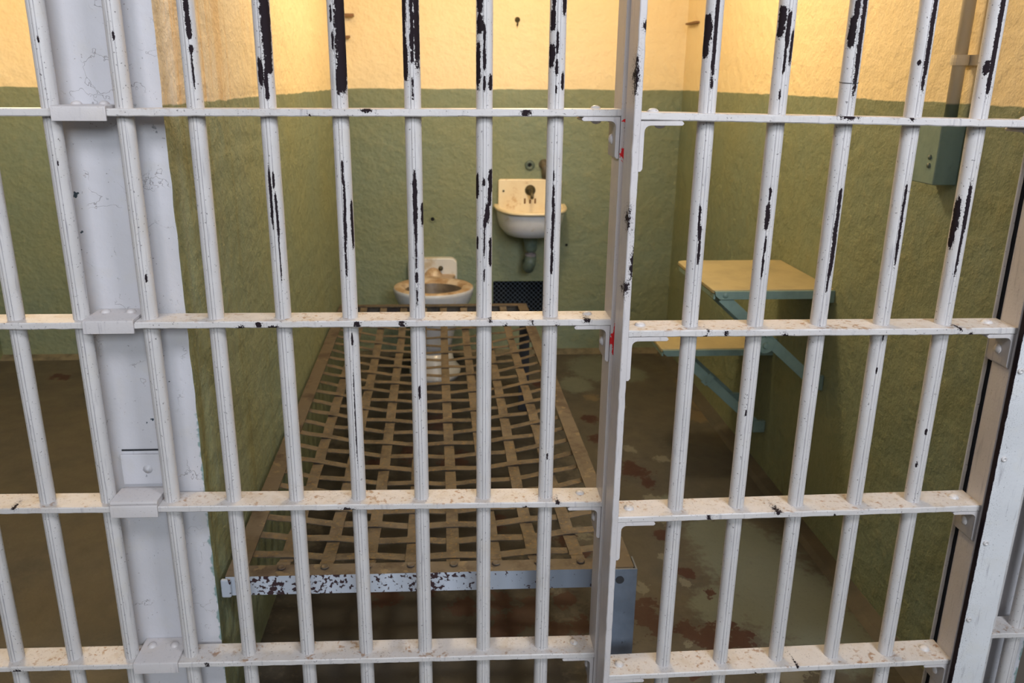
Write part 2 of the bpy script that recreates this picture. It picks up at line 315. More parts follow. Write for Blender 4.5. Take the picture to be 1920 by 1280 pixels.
def box(bm, x0, x1, y0, y1, z0, z1):
    v = [bm.verts.new(p) for p in ((x0, y0, z0), (x1, y0, z0), (x1, y1, z0), (x0, y1, z0), (x0, y0, z1), (x1, y0, z1), (x1, y1, z1), (x0, y1, z1))]
    fs = []
    for q in ((3, 2, 1, 0), (4, 5, 6, 7), (0, 1, 5, 4), (1, 2, 6, 5), (2, 3, 7, 6), (3, 0, 4, 7)):
        fs.append(bm.faces.new([v[i] for i in q]))
    return fs

def new(): return bmesh.new()
def bxm(*a):
    bm = new(); box(bm, *a); return bm

def frame_of(d):
    d = Vector(d).normalized()
    a = Vector((0, 0, 1)) if abs(d.z) < 0.9 else Vector((1, 0, 0))
    u = d.cross(a).normalized(); return u, d.cross(u).normalized()

def tube(bm, pts, r, seg=12, cap=True):
    pts = [Vector(p) for p in pts]
    rs = r if isinstance(r, (list, tuple)) else [r] * len(pts)
    rings = []
    u = None
    for i, p in enumerate(pts):
        d = (pts[min(i + 1, len(pts) - 1)] - pts[max(i - 1, 0)]).normalized()
        if u is None: u, v = frame_of(d)
        else:
            u = (u - d * u.dot(d)).normalized(); v = d.cross(u).normalized()
        rings.append([bm.verts.new(p + (u * math.cos(2 * PI * k / seg) + v * math.sin(2 * PI * k / seg)) * rs[i]) for k in range(seg)])
    for a, b in zip(rings, rings[1:]):
        for k in range(seg): bm.faces.new((a[k], a[(k + 1) % seg], b[(k + 1) % seg], b[k]))
    if cap:
        bm.faces.new(rings[0][::-1]); bm.faces.new(rings[-1])

def lathe(bm, prof, origin, axis=(0, 0, 1), seg=24, sx=1.0, sy=1.0):
    """prof: list of (radius, height) turned about axis"""
    ax = Vector(axis).normalized(); u, v = frame_of(ax); o = Vector(origin)
    rings = []
    for r, h in prof:
        if r < 1e-6: rings.append([bm.verts.new(o + ax * h)])
        else: rings.append([bm.verts.new(o + ax * h + (u * math.cos(2 * PI * k / seg) * sx + v * math.sin(2 * PI * k / seg) * sy) * r) for k in range(seg)])
    for a, b in zip(rings, rings[1:]):
        for k in range(seg):
            k2 = (k + 1) % seg
            if len(a) == 1 and len(b) == 1: continue
            if len(a) == 1: bm.faces.new((a[0], b[k], b[k2]))
            elif len(b) == 1: bm.faces.new((a[k], a[k2], b[0]))
            else: bm.faces.new((a[k], a[k2], b[k2], b[k]))

def rivet_bm(p, axis, r=0.0085, h=0.0055):
    bm = new()
    prof = [(r, 0.0)] + [(r * math.cos(t), h * math.sin(t)) for t in [i * PI / 2 / 5 for i in range(0, 5)]] + [(0, h)]
    lathe(bm, prof, p, axis, 18)
    return bm

def prism(bm, poly, axis, a, b):
    """extrude 2D polygon; axis 'y': poly in x,z ; 'x': poly in y,z ; 'z': poly in x,y"""
    def P(q, t):
        return {'y': (q[0], t, q[1]), 'x': (t, q[0], q[1]), 'z': (q[0], q[1], t)}[axis]
    A = [bm.verts.new(P(q, a)) for q in poly]; B = [bm.verts.new(P(q, b)) for q in poly]
    n = len(poly)
    bm.faces.new(A); bm.faces.new(B[::-1])
    for i in range(n): bm.faces.new((A[i], B[i], B[(i + 1) % n], A[(i + 1) % n]))

def arc(cx, cy, r, a0, a1, n=6):
    return [(cx + r * math.cos(math.radians(a0 + (a1 - a0) * i / n)), cy + r * math.sin(math.radians(a0 + (a1 - a0) * i / n))) for i in range(n + 1)]

def thing(name, label, cat, loc=(0, 0, 0), group=None):
    o = bpy.data.objects.new(name, None); o.empty_display_size = 0.1; col.objects.link(o)
    o.location = loc; o['label'] = label; o['category'] = cat
    if group: o['group'] = group
    return o
def tag(o, label, cat, group=None):
    o['label'] = label; o['category'] = cat
    if group: o['group'] = group
    return o
def structure(name, bm, m, **k):
    o = link(name, bm, m, **k); o['kind'] = 'structure'; return o
class At:
    """parts are written in world coordinates and moved under a thing placed at loc"""
    def __init__(s, root): s.r = root; s.l = Vector(root.location)
    def part(s, name, bm, m, parent=None, label=None, **k):
        bmesh.ops.translate(bm, verts=bm.verts, vec=-s.l)
        o = link(name, bm, m, parent=parent or s.r, **k)
        if label: o['label'] = label
        return o

def set_attr(o, name, vals):
    a = o.data.attributes.new(name, 'FLOAT', 'POINT'); a.data.foreach_set('value', vals)

# ---------------------------------------------------------------- the room shell
T = 0.15
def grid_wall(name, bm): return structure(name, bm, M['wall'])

def divider(name, x0, x1):
    """dividing wall: plaster on both sides, white painted end facing the gallery"""
    bm = new()
    n = 170; z0, z1 = 0.0, CEIL
    # end face as fine grid so that its paint can flake along the edge
    nx = 12
    V = [[bm.verts.new((x0 + (x1 - x0) * i / nx + (0.0016 * mnoise.noise(Vector((x0, 0, (z0 + (z1 - z0) * k / n) * 30))) if i == nx else 0), PY, z0 + (z1 - z0) * k / n)) for i in range(nx + 1)] for k in range(n + 1)]
    for k in range(n):
        for i in range(nx):
            f = bm.faces.new((V[k][i], V[k][i + 1], V[k + 1][i + 1], V[k + 1][i])); f.material_index = 1
    B = [[bm.verts.new((x, YB + 0.02, z0 + (z1 - z0) * k / n)) for x in (x0, x1)] for k in range(n + 1)]
    for k in range(n):
        bm.faces.new((V[k][nx], B[k][1], B[k + 1][1], V[k + 1][nx]))
        bm.faces.new((V[k][0], V[k + 1][0], B[k + 1][0], B[k][0]))
    me = bpy.data.meshes.new(name)
    vals = []
    bm.verts.ensure_lookup_table()
    for v in bm.verts:
        d = x1 - v.co.x
        vals.append(max(0.0, 1.0 - d / 0.022) * (1.0 if v.co.z < 0.72 else 0.4) if v.co.y < PY + 0.01 else 0.0)
    bmesh.ops.recalc_face_normals(bm, faces=bm.faces)
    bm.to_mesh(me); bm.free()
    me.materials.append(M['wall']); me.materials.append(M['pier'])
    o = bpy.data.objects.new(name, me); col.objects.link(o); o['kind'] = 'structure'
    set_attr(o, 'edge', vals)
    return o
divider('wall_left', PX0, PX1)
divider('wall_right', XR, XR + T)

# floor: fine mesh under the cell carrying the patches of worn paint and the painted bunk shade
def make_floor():
    bm = new(); step = 0.0125
    xs = [XL + 0.0 + i * step for i in range(int((XR - XL) / step) + 1)]
    xs[-1] = XR; xs[0] = XL
    nyy = 196; ys = [-0.02 + (YB + 0.02) * j / nyy for j in range(nyy + 1)]
    x2 = [-1.9, -1.75, -1.6, -1.52, -1.49] + [-1.48 + i * 0.0125 for i in range(10)] + [-1.34, -1.2, -0.9, -0.6, -0.3, -0.2]
    X = x2 + xs + [XR + T]
    V = [[bm.verts.new((x, y, 0.006 * 0)) for x in X] for y in ys]
    for j in range(len(ys) - 1):
        for i in range(len(X) - 1): bm.faces.new((V[j][i], V[j][i + 1], V[j + 1][i + 1], V[j + 1][i]))
    bm.verts.ensure_lookup_table()
    co = [(v.co.x, v.co.y) for v in bm.verts]
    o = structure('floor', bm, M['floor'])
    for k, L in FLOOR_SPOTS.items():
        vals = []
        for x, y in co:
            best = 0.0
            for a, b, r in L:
                r2 = r * (1.0 if k in ('grey', 'bed_shade') else 1.25)
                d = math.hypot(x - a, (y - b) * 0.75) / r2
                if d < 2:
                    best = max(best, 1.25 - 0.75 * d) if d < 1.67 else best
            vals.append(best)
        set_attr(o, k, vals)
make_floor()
structure('floor', bxm(-3.5, 4.5, -5.0, -0.02, -0.06, 0.0), M['corr'])

def make_back():
    bm = new(); VX0, VX1, VZ0, VZ1 = 0.517, 0.785, 0.155, 0.364
    xs = [-1.95, VX0, VX1, XR + T]; zs = [0, VZ0, VZ1, CEIL]
    V = [[bm.verts.new((x, YB, z)) for x in xs] for z in zs]
    for k in range(3):
        for i in range(3):
            if i == 1 and k == 1: continue
            bm.faces.new((V[k][i], V[k][i + 1], V[k + 1][i + 1], V[k + 1][i]))
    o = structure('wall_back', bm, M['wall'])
    # the recess of the vent
    bm = new()
    a = [(VX0, VZ0), (VX1, VZ0), (VX1, VZ1), (VX0, VZ1)]
    A = [bm.verts.new((x, YB, z)) for x, z in a]; B = [bm.verts.new((x, YB + 0.35, z)) for x, z in a]
    for i in range(4): bm.faces.new((A[i], A[(i + 1) % 4], B[(i + 1) % 4], B[i]))
    bm.faces.new(B)
    structure('trim_1', bm, M['black'])
    return VX0, VX1, VZ0, VZ1
VENT = make_back()
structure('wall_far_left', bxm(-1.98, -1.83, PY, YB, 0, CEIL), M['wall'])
structure('ceiling', bxm(-1.98, XR + T, -0.05, YB + 0.05, CEIL, CEIL + 0.1), M['ceil'])
# curb of mortar along the foot of the right and back walls
bm = new()
prism(bm, [(XR, 0.0), (XR - 0.045, 0.0), (XR - 0.030, 0.012), (XR, 0.022)], 'y', PY + 0.01, YB)
structure('baseboard_right', bm, M['floor'])
bm = new()
prism(bm, [(YB, 0.0), (YB - 0.035, 0.0), (YB - 0.02, 0.010), (YB, 0.020)], 'x', -1.83, XR - 0.03)
structure('baseboard_back', bm, simple('buff_mortar', (0.15, 0.13, 0.085), 0.7, (0.07, 0.065, 0.045), 20.0, world=True))

# ---------------------------------------------------------------- bars and flat irons
R_BAR = 0.0134
def bar_mesh(x, y, z0, z1, chips, lean=0.0):
    """round bar with a narrow raised seam facing the gallery, chips as a per-vertex field"""
    angs = []; gro = []
    for k in range(40):
        angs.append(-90 + 9 * k)
    extra = [(-90 - 13, 1.0), (-90 + 13, 1.0), (-90 - 10, 0.2), (-90 + 10, 0.2), (-90 - 16, 0.2), (-90 + 16, 0.2)]
    A = sorted([(a if a <= 180 else a - 360, 0.0) for a in angs if not (a <= -90 + 18 or a >= 270 - 18)] + [(-90, 0)] + extra + [(-90 - 20, 0.0), (-90 + 20, 0.0)])
    zs = []
    z = z0
    while z < z1:
        zs.append(z); z += 0.0045 if 0.15 < z < 1.48 else 0.03
    zs.append(z1)
    bm = new(); rings = []; chip = []; groove = []
    for z in zs:
        ring = []
        for a, gv in A:
            r = R_BAR - 0.0011 * (1 if gv == 1.0 else 0) + 0.00022 * mnoise.noise(Vector((a * 0.05, z * 26, x * 9)))
            if abs(a + 90) < 11: r += 0.0004
            t = math.radians(a)
            ring.append(bm.verts.new((x + r * math.cos(t), y + r * math.sin(t), z)))
            groove.append(gv if gv == 1.0 else 0.0)
            best = 0.0
            for (ca, ha, c0, c1) in chips:
                hz = (c1 - c0) / 2 * 1.08; cz = (c0 + c1) / 2
                da = abs((a - ca + 180) % 360 - 180) / max(ha, 3) ; dz = abs(z - cz) / hz
                d = (da ** 2.6 + dz ** 5) ** (1 / 2.6)
                if d < 2: best = max(best, 1.0 - 0.5 * d)
            chip.append(best)
        rings.append(ring)
    n = len(A)
    for a, b in zip(rings, rings[1:]):
        for k in range(n): bm.faces.new((a[k], a[(k + 1) % n], b[(k + 1) % n], b[k]))
    bm.faces.new(rings[0][::-1]); bm.faces.new(rings[-1])
    return bm, chip, groove

def add_bar(at, x, y, z0, z1, chips, material=None):
    bm, chip, groove = bar_mesh(x, y, z0, z1, chips)
    o = at.part('bar', bm, material or M['bar'], smooth=True)
    set_attr(o, 'chip', chip); set_attr(o, 'groove', groove)
    return o

def flat_iron(x0, x1, ya, yb, ztop, th, slope=0.0, yslope=0.0, xref=0.0, seed=0.0, chips=()):
    """horizontal flat iron, slightly battered front edge; returns bmesh and chip field"""
    bm = new(); n = max(2, int((x1 - x0) / 0.005)); c = 0.0016
    rings = []; chip = []
    for i in range(n + 1):
        x = x0 + (x1 - x0) * i / n
        zt = ztop + slope * (x - xref); dy = yslope * (x - xref)
        j = mnoise.noise(Vector((x * 45, seed, 0))) * 0.0008; j2 = mnoise.noise(Vector((x * 60, seed + 9, 3))) * 0.0008; j3 = mnoise.noise(Vector((x * 22, seed + 4, 7))) * 0.0006
        prof = [(ya + dy + c, zt + j3), (ya + dy + j3, zt - c + j), (ya + dy + j3, zt - th + c + j2), (ya + dy + c, zt - th + j2), (yb + dy - c, zt - th), (yb + dy, zt - th + c), (yb + dy, zt - c), (yb + dy - c, zt)]
        rings.append([bm.verts.new((x, y, z)) for y, z in prof])
        for q, (y, z) in enumerate(prof):
            best = 0
            if q in (1, 2, 0, 3):
                for cx, hw, where in chips:
                    d = abs(x - cx) / hw
                    if d < 1.9 and (where == 'b' and q in (2, 3) or where == 't' and q in (0, 1) or where == 'f' and q in (1, 2)): best = max(best, 0.66 - 0.42 * d)
            chip.append(max(0, best))
    for a, b in zip(rings, rings[1:]):
        for k in range(8): bm.faces.new((a[k], a[(k + 1) % 8], b[(k + 1) % 8], b[k]))
    bm.faces.new(rings[0][::-1]); bm.faces.new(rings[-1])
    return bm, chip
def add_flat(at, *a, **k):
    bm, chip = flat_iron(*a, **k)
    o = at.part('crossbar', bm, M['cross'], smooth=False)
    set_attr(o, 'chip', chip)
    return o

def stile_mesh(x0, x1, ya, yb, z0, z1, seed=0, rough=0.0005):
    bm = new(); n = int((z1 - z0) / 0.006); c = 0.0012; rings = []
    for i in range(n + 1):
        z = z0 + (z1 - z0) * i / n
        j = mnoise.noise(Vector((z * 50, seed, 0))) * rough; j2 = mnoise.noise(Vector((z * 50, seed + 5, 2))) * rough
        prof = [(x0 + c + j, ya), (x1 - c + j2, ya), (x1 + j2, ya + c), (x1, yb - c), (x1 - c, yb), (x0 + c, yb), (x0, yb - c), (x0 + j, ya + c)]
        rings.append([bm.verts.new((x, y, z)) for x, y in prof])
    for a, b in zip(rings, rings[1:]):
        for k in range(8): bm.faces.new((a[k], a[(k + 1) % 8], b[(k + 1) % 8], b[k]))
    bm.faces.new(rings[0][::-1]); bm.faces.new(rings[-1])
    return bm
def add_stile(at, x0, x1, ya, yb, z0, z1, seed=0, reds=(), chips=(), name='stile', rough=0.0005, m=None):
    bm = stile_mesh(x0, x1, ya, yb, z0, z1, seed, rough)
    bm.verts.ensure_lookup_table()
    red = []; chip = []
    xm = (x0 + x1) / 2
    for v in bm.verts:
        r = 0.0; c = 0.0
        if v.co.y < ya + 0.004:
            for a, b in reds:
                d = abs(v.co.z - (a + b) / 2) / ((b - a) / 2)
                r = max(r, 1.15 - 0.5 * d - (0.45 if v.co.x < xm else 0.0))
            for a, b, side in chips:
                if (side < 0) == (v.co.x < xm):
                    d = abs(v.co.z - (a + b) / 2) / ((b - a) / 2)
                    c = max(c, 0.62 - 0.40 * d)
        red.append(max(0, r)); chip.append(max(0, c))
    o = at.part(name, bm, m or M['stile'], smooth=False)
    set_attr(o, 'red', red); set_attr(o, 'chip', chip)
    return o

def angle_bracket(at, xc, ztop, sgn, lh, lv, ya, yb, th=0.007, red=None, flat_rivet_x=None, dens=True):
    """angle iron under a crossbar: horizontal leg away from the stile, vertical leg down along it.
       xc stile face, sgn direction of the horizontal leg"""
    s = sgn
    poly = [(0, 0), (lh - 0.003, 0), (lh, -0.003), (lh, -th + 0.0025), (lh - 0.0025, -th)]
    poly += [(th + 0.009, -th)] + [(th + 0.009 - 0.009 * math.sin(t), -th - 0.009 + 0.009 * math.cos(t)) for t in (0.4, 0.8, 1.2)] + [(th, -th - 0.010)]
    poly += [(th, -lv + 0.004), (th - 0.003, -lv), (0, -lv)]
    poly = [(xc + s * x, ztop + z) for x, z in poly]
    bm = new(); prism(bm, poly, 'y', ya, yb)
    o = at.part('corner_bracket', bm, M['stile'], bevel=0.0007, seg=1)
    ym = (ya + yb) / 2
    at.part('rivet', rivet_bm((xc + s * lh * 0.55, ym, ztop - th - 0.0002), (0, 0, -1)), M['stile'], parent=o, smooth=True)
    at.part('rivet', rivet_bm((xc + s * (th + 0.0002), ym, ztop - lv * 0.55), (s, 0, 0)), M['stile'], parent=o, smooth=True)
    if red:
        pass
    return o

# ---------------------------------------------------------------- left fixed panel of bars
YA, YBK = -0.014, 0.0415
panel = thing('barred_panel', 'wide fixed panel of white bars left of the seam, clamped to the white pier', 'bars', (-0.3, 0.0135, 0))
A = At(panel)
for i, x in BARS_L.items():
    add_bar(A, x, 0.0135, 0.02, 2.1, CHIPS.get('L%d' % i, []))
for x in (-0.634, -0.749):
    add_bar(A, x, 0.0135, 0.02, 2.1, [])
ROWS_L = [(1.5880, 0.0), (1.2475, 0.0022), (0.9030, -0.0031), (0.5575, -0.0102), (0.2235, -0.0075), (0.030, 0.0)]
FCH = {1: [(0.19, 0.012, 't'), (0.10, 0.004, 'b'), (0.44, 0.01, 'f')], 2: [(-0.035, 0.009, 'b'), (-0.005, 0.006, 'f'), (0.02, 0.012, 'b'), (0.16, 0.007, 'f'), (0.235, 0.008, 'f'), (0.385, 0.005, 't'), (0.41, 0.006, 'b'), (0.50, 0.005, 'b'), (0.455, 0.004, 'f'), (0.55, 0.008, 't')],
       3: [(0.128, 0.016, 'b'), (0.51, 0.006, 't'), (0.45, 0.006, 'b'), (-0.46, 0.006, 't')], 4: [(-0.155, 0.006, 'f'), (-0.51, 0.015, 'b')]}
for r, (z, sl) in enumerate(ROWS_L):
    add_flat(A, -1.25, 0.592, YA, YBK, z, 0.0115, sl, 0.0, 0.0, r * 3.1, FCH.get(r, ()))
add_stile(A, 0.592, 0.604, YA - 0.001, 0.050, 0.0, 2.1, 1, reds=[(1.166, 1.192), (1.228, 1.236), (0.835, 0.895)], chips=[(1.20, 1.235, 1), (1.255, 1.262, 1)])
for r, (z, sl) in enumerate(ROWS_L[:5]):
    zt = z + sl * 0.57 - 0.0117
    angle_bracket(A, 0.5915, zt, -1, 0.062, 0.066, YA + 0.002, 0.046)
    A.part('rivet', rivet_bm((0.556, 0.020, z + sl * 0.556 - 0.0002), (0, 0, 1)), M['cross'], smooth=True)
for r in (0, 1, 2, 3, 4):
    z = ROWS_L[r][0] + ROWS_L[r][1] * -0.25
    x0, x1 = -0.2915, -0.2085
    bm = new()
    zb = z - 0.0185
    prism(bm, [(0.0555, z), (0.0555, z + 0.005), (-0.0135, z + 0.005), (-0.0175, z + 0.0035), (-0.0185, z + 0.001), (-0.0190, zb), (-0.0148, zb), (-0.0148, z)], 'x', x0, x1)
    o = A.part('mounting_clamp', bm, M['stile'], bevel=0.0008, seg=1)
    for xx in (-0.272, -0.229):
        A.part('rivet', rivet_bm((xx, 0.032, z + 0.0048), (0, 0, 1), 0.0085, 0.006), M['stile'], parent=o, smooth=True)
    if r == 3:
        bm = new(); prism(bm, [(0.040, z + 0.005), (0.040, z + 0.010), (-0.012, z + 0.012), (-0.016, z + 0.009), (-0.016, z + 0.005)], 'x', x0, x1)
        A.part('cover_strip', bm, M['stile'], parent=o, bevel=0.0012, seg=2)
        t = A.part('wall_tab', bxm(-0.290, -0.215, 0.049, 0.0558, z + 0.012, 0.632), M['pier'], parent=o, bevel=0.001)
        bm = new(); lathe(bm, [(0.0085, 0), (0.0085, 0.0008), (0.0045, 0.0010), (0.0040, 0.0030), (0, 0.0034)], (-0.243, 0.0492, 0.603), (0, -1, 0), 20)
        A.part('bolt', bm, M['pier'], parent=o, smooth=True)
        A.part('slot', bxm(-0.288, -0.214, 0.0545, 0.0558, 0.6375, 0.6405), M['dark'], parent=o)

# ---------------------------------------------------------------- sliding door of bars
door = thing('cell_door', 'narrower barred sliding door right of the seam, running just in front of the fixed panel', 'door', (0.94, -0.055, 0))
A = At(door)
YS = 0.0168; XR0 = 0.7142
for i, x in BARS_D.items():
    add_bar(A, x, -0.0545 + YS * (x - XR0), 0.02, 2.1, CHIPS.get('D%d' % i, []))
ROWS_D = [(1.587, -0.02), (1.2465, -0.017), (0.9030, -0.0082), (0.5610, 0.0020), (0.2269, 0.0055), (0.030, 0.0)]
DCH = {1: [(0.93, 0.02, 't'), (1.03, 0.006, 't')], 2: [(0.74, 0.004, 't'), (0.77, 0.005, 'f'), (0.735, 0.004, 'b'), (1.17, 0.005, 't'), (1.19, 0.005, 'b'), (0.87, 0.006, 'b')], 3: [(0.895, 0.010, 't'), (0.77, 0.007, 'f'), (1.0, 0.004, 'b')], 4: [(0.97, 0.004, 't'), (0.89, 0.004, 'b')]}
for r, (z, sl) in enumerate(ROWS_D):
    add_flat(A, 0.6072, 1.2718, -0.0865, -0.0265, z, 0.0115, sl, YS, 0.64, 20 + r * 3.1, DCH.get(r, ()))
add_stile(A, 0.5962, 0.6074, -0.0875, -0.026, 0.0, 2.1, 11, chips=[(1.26, 1.34, -1), (1.06, 1.11, -1), (0.975, 1.06, 1), (0.955, 0.99, -1), (1.36, 1.38, 1)], rough=0.0008)
add_stile(A, 1.2718, 1.2830, -0.0765, -0.0300, 0.0, 2.1, 12)
for r, (z, sl) in enumerate(ROWS_D[:5]):
    zt = z + sl * 0.03 - 0.0117
    angle_bracket(A, 0.6072, zt, 1, 0.067, 0.076, -0.0855, -0.030)
    A.part('rivet', rivet_bm((0.632, -0.056, z + sl * 0.032 - 0.0002), (0, 0, 1), 0.0095, 0.0065), M['cross'], smooth=True)
    zt = z + sl * 0.63 - 0.0117
    angle_bracket(A, 1.2719, zt, -1, 0.050, 0.062, -0.0745, -0.020)
    A.part('rivet', rivet_bm((1.238, -0.043, z + sl * 0.638 - 0.0002), (0, 0, 1), 0.0095, 0.0065), M['cross'], smooth=True)
# wire twisted once around the third bar of the door
bm = new(); xw = BARS_D[2]; yw = -0.0545 + YS * (xw - XR0)
tube(bm, [(xw + 0.0141 * math.cos(t), yw + 0.0141 * math.sin(t), 1.2915 + 0.0012 * math.sin(t)) for t in [i * 2 * PI / 24 for i in range(25)]], 0.0005, 6, False)
tag(link('wire_loop', bm, M['dark']), 'thin dark wire loop tied round the middle bar of the door near its top rail', 'wire')

# ---------------------------------------------------------------- jamb on the right
post = thing('door_post', 'tall white steel strip with screw heads at the right end of the barred door', 'door post', (1.305, -0.092, 0))
A = At(post)
o = add_stile(A, 1.2662, 1.3255, -0.098, -0.086, 0.0, 2.1, 31, name='strip', rough=0.0010, m=M['plate'])
vals = []
for v in o.data.vertices:
    wx = v.co.x + 1.305; wy = v.co.y - 0.092
    vals.append(1.0 if (wx < 1.2690 and wy > -0.0975) else (0.16 if wx < 1.2690 else 0.0))
o.data.attributes['chip'].data.foreach_set('value', vals)
A.part('web', bxm(1.300, 1.312, -0.086, 0.010, 0.0, 2.1), M['stile'])
for x, z in ((1.2736, 0.829), (1.2768, 0.666), (1.2757, 0.500), (1.2735, 0.3386), (1.275, 0.17)):
    bm = new(); lathe(bm, [(0.0050, 0), (0.0048, 0.0025), (0.0026, 0.0040), (0.0024, 0.0022), (0, 0.0020)], (x, -0.098, z), (0, -1, 0), 16)
    A.part('screw', bm, M['bar'], smooth=True)

nxt = thing('barred_panel', 'start of the next barred panel at the far right edge, behind the white screwed strip', 'bars', (1.45, 0.0135, 0))
A = At(nxt)
A.part('stile', stile_mesh(1.2880, 1.2955, 0.0135, 0.0170, 0.0, 2.1, 41, 0.0009), M['plate'])
A.part('gap_shade', bxm(1.2960, 1.3735, 0.0175, 0.0230, 0.0, 2.1), M['dark'], label='dark sheet standing in for the shade in the gap to the pier')  # dark sheet added in place of the shadow in the gap
for x in (1.402, 1.462, 1.575): add_bar(A, x, 0.0135, 0.02, 2.1, [])
for z in (1.588, 1.262, 0.918, 0.575, 0.236):
    add_flat(A, 1.3725, 1.70, YA, YBK, z, 0.0115, 0.0, 0.0, 0.0, z * 7)

# ---------------------------------------------------------------- bed
def lerp(a, b, t): return a + (b - a) * t
BC = {'FL': Vector((-0.130, 0.066, 0.358)), 'FR': Vector((0.680, 0.062, 0.358)), 'BR': Vector((0.626, 1.885, 0.408)), 'BL': Vector((-0.138, 1.885, 0.408))}
bed = thing('bed_frame', 'rusty steel bunk of woven flat straps standing along the left wall of the cell', 'bed', (0.27, 0.95, 0))
A = At(bed)
def angle_rail(a, b, inward, w=0.038, hgt=0.042, th=0.004, n=40):
    """L section: flat flange on top turned inward, the other hanging at the outer edge"""
    bm = new(); rings = []; inw = Vector(inward)
    for i in range(n + 1):
        t = i / n; p = a.lerp(b, t)
        j = 0.0006 * mnoise.noise(p * 30)
        prof = [p + Vector((0, 0, j)), p + inw * w + Vector((0, 0, j)), p + inw * w - Vector((0, 0, th)), p + inw * th - Vector((0, 0, th)), p + inw * th - Vector((0, 0, hgt)), p - Vector((0, 0, hgt))]
        rings.append([bm.verts.new(q) for q in prof])
    for r0, r1 in zip(rings, rings[1:]):
        for k in range(6):
            f = bm.faces.new((r0[k], r0[(k + 1) % 6], r1[(k + 1) % 6], r1[k]))
            if k == 5: f.material_index = 1
    bm.faces.new(rings[0][::-1]); bm.faces.new(rings[-1])
    return bm
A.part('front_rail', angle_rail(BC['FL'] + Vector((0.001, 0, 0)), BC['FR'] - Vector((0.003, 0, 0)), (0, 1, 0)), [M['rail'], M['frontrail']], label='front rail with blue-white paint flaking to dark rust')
A.part('side_rail', angle_rail(BC['FL'] + Vector((0, 0.003, 0.0006)), BC['BL'], (1, 0, 0)), [M['rail'], M['rail']])
A.part('side_rail', angle_rail(BC['FR'] + Vector((0, 0.003, 0.0006)), BC['BR'], (-1, 0, 0)), [M['rail'], M['rail']])
A.part('head_rail', angle_rail(BC['BL'] + Vector((0, 0, -0.0004)), BC['BR'] + Vector((0, 0, -0.0004)), (0, -1, 0), w=0.03), [M['rail'], M['rail']])
A.part('wall_hook', bxm(-0.1375, -0.118, 0.057, 0.0655, 0.316, 0.357), M['frontrail'], bevel=0.004, seg=3)
def bed_point(u, v):
    p = BC['FL'].lerp(BC['FR'], u).lerp(BC['BL'].lerp(BC['BR'], u), v)
    s = min(1.0, (v / 0.22)) ** 0.7 * min(1.0, ((1 - v) / 0.18)) ** 0.7 if 0 < v < 1 else 0
    p.z -= 0.052 * s * (4 * u * (1 - u)) ** 0.9 + 0.004
    return p
NU, NV = 8, 23
US = [0.130 + 0.1058 * i for i in range(NU)]
VS = [0.049 + 0.0400 * j for j in range(NV)]
def ribbon(pts, across, hw, th=0.0016):
    bm = new(); rings = []; ac = Vector(across)
    for p in pts:
        rings.append([bm.verts.new(q) for q in (p + ac * hw, p - ac * hw, p - ac * hw - Vector((0, 0, th)), p + ac * hw - Vector((0, 0, th)))])
    for a, b in zip(rings, rings[1:]):
        for k in range(4): bm.faces.new((a[k], a[(k + 1) % 4], b[(k + 1) % 4], b[k]))
    bm.faces.new(rings[0][::-1]); bm.faces.new(rings[-1])
    return bm
for i, u in enumerate(US):
    pts = []
    n = 150
    for k in range(n + 1):
        v = 0.010 + 0.978 * k / n
        p = bed_point(u, v)
        ph = (v - VS[0]) / 0.0400
        p.z += 0.0021 * math.cos(PI * ph) * (1 if i % 2 else -1) * (1 if 0.02 < v < 0.98 else 0)
        if v < 0.03 or v > 0.975: p.z += 0.0052
        p.x += 0.0035 * mnoise.noise(Vector((i * 4.7, v * 2.3, 1)))
        pts.append(p)
    A.part('lengthwise_strap', ribbon(pts, (1, 0, 0), 0.0137), M['straps'])
for j, v in enumerate(VS):
    pts = []; n = 90
    for k in range(n + 1):
        u = 0.035 + 0.93 * k / n
        p = bed_point(u, v)
        ph = (u - US[0]) / 0.1058
        if US[0] - 0.05 < u < US[-1] + 0.05: p.z += 0.0021 * math.cos(PI * ph) * (-1 if j % 2 else 1)
        p.y += 0.004 * mnoise.noise(Vector((u * 2.2, j * 3.9, 5)))
        pts.append(p)
    A.part('cross_strap', ribbon(pts, (0, 1, 0), 0.0112 + 0.0014 * mnoise.noise(Vector((j * 7.3, 0, 0)))), M['straps'])
for u in US:
    p = BC['FL'].lerp(BC['FR'], u)
    bm = new(); lathe(bm, [(0.0085, 0), (0.0080, 0.0012), (0.0062, 0.0015), (0.0050, 0.0006), (0, 0.0004)], (p.x, p.y + 0.026, p.z + 0.0022), (0, 0, 1), 18)
    A.part('rivet', bm, M['rail'], smooth=True)
bm = new(); box(bm, 0.6375, 0.6845, 0.0545, 0.0585, 0.0, 0.361); box(bm, 0.6805, 0.6845, 0.0585, 0.100, 0.0, 0.361)
A.part('leg', bm, M['blueiron'], bevel=0.0008, label='blue-grey painted angle leg at the front right corner')
bm = new(); lathe(bm, [(0.0085, 0), (0.0085, 0.0012), (0, 0.0014)], (0.650, 0.0545, 0.337), (0, -1, 0), 16)
A.part('hole', bm, M['dark'])
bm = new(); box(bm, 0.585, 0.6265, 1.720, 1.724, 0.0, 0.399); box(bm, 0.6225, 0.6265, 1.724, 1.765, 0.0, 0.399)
A.part('leg', bm, M['dark'], bevel=0.0008)

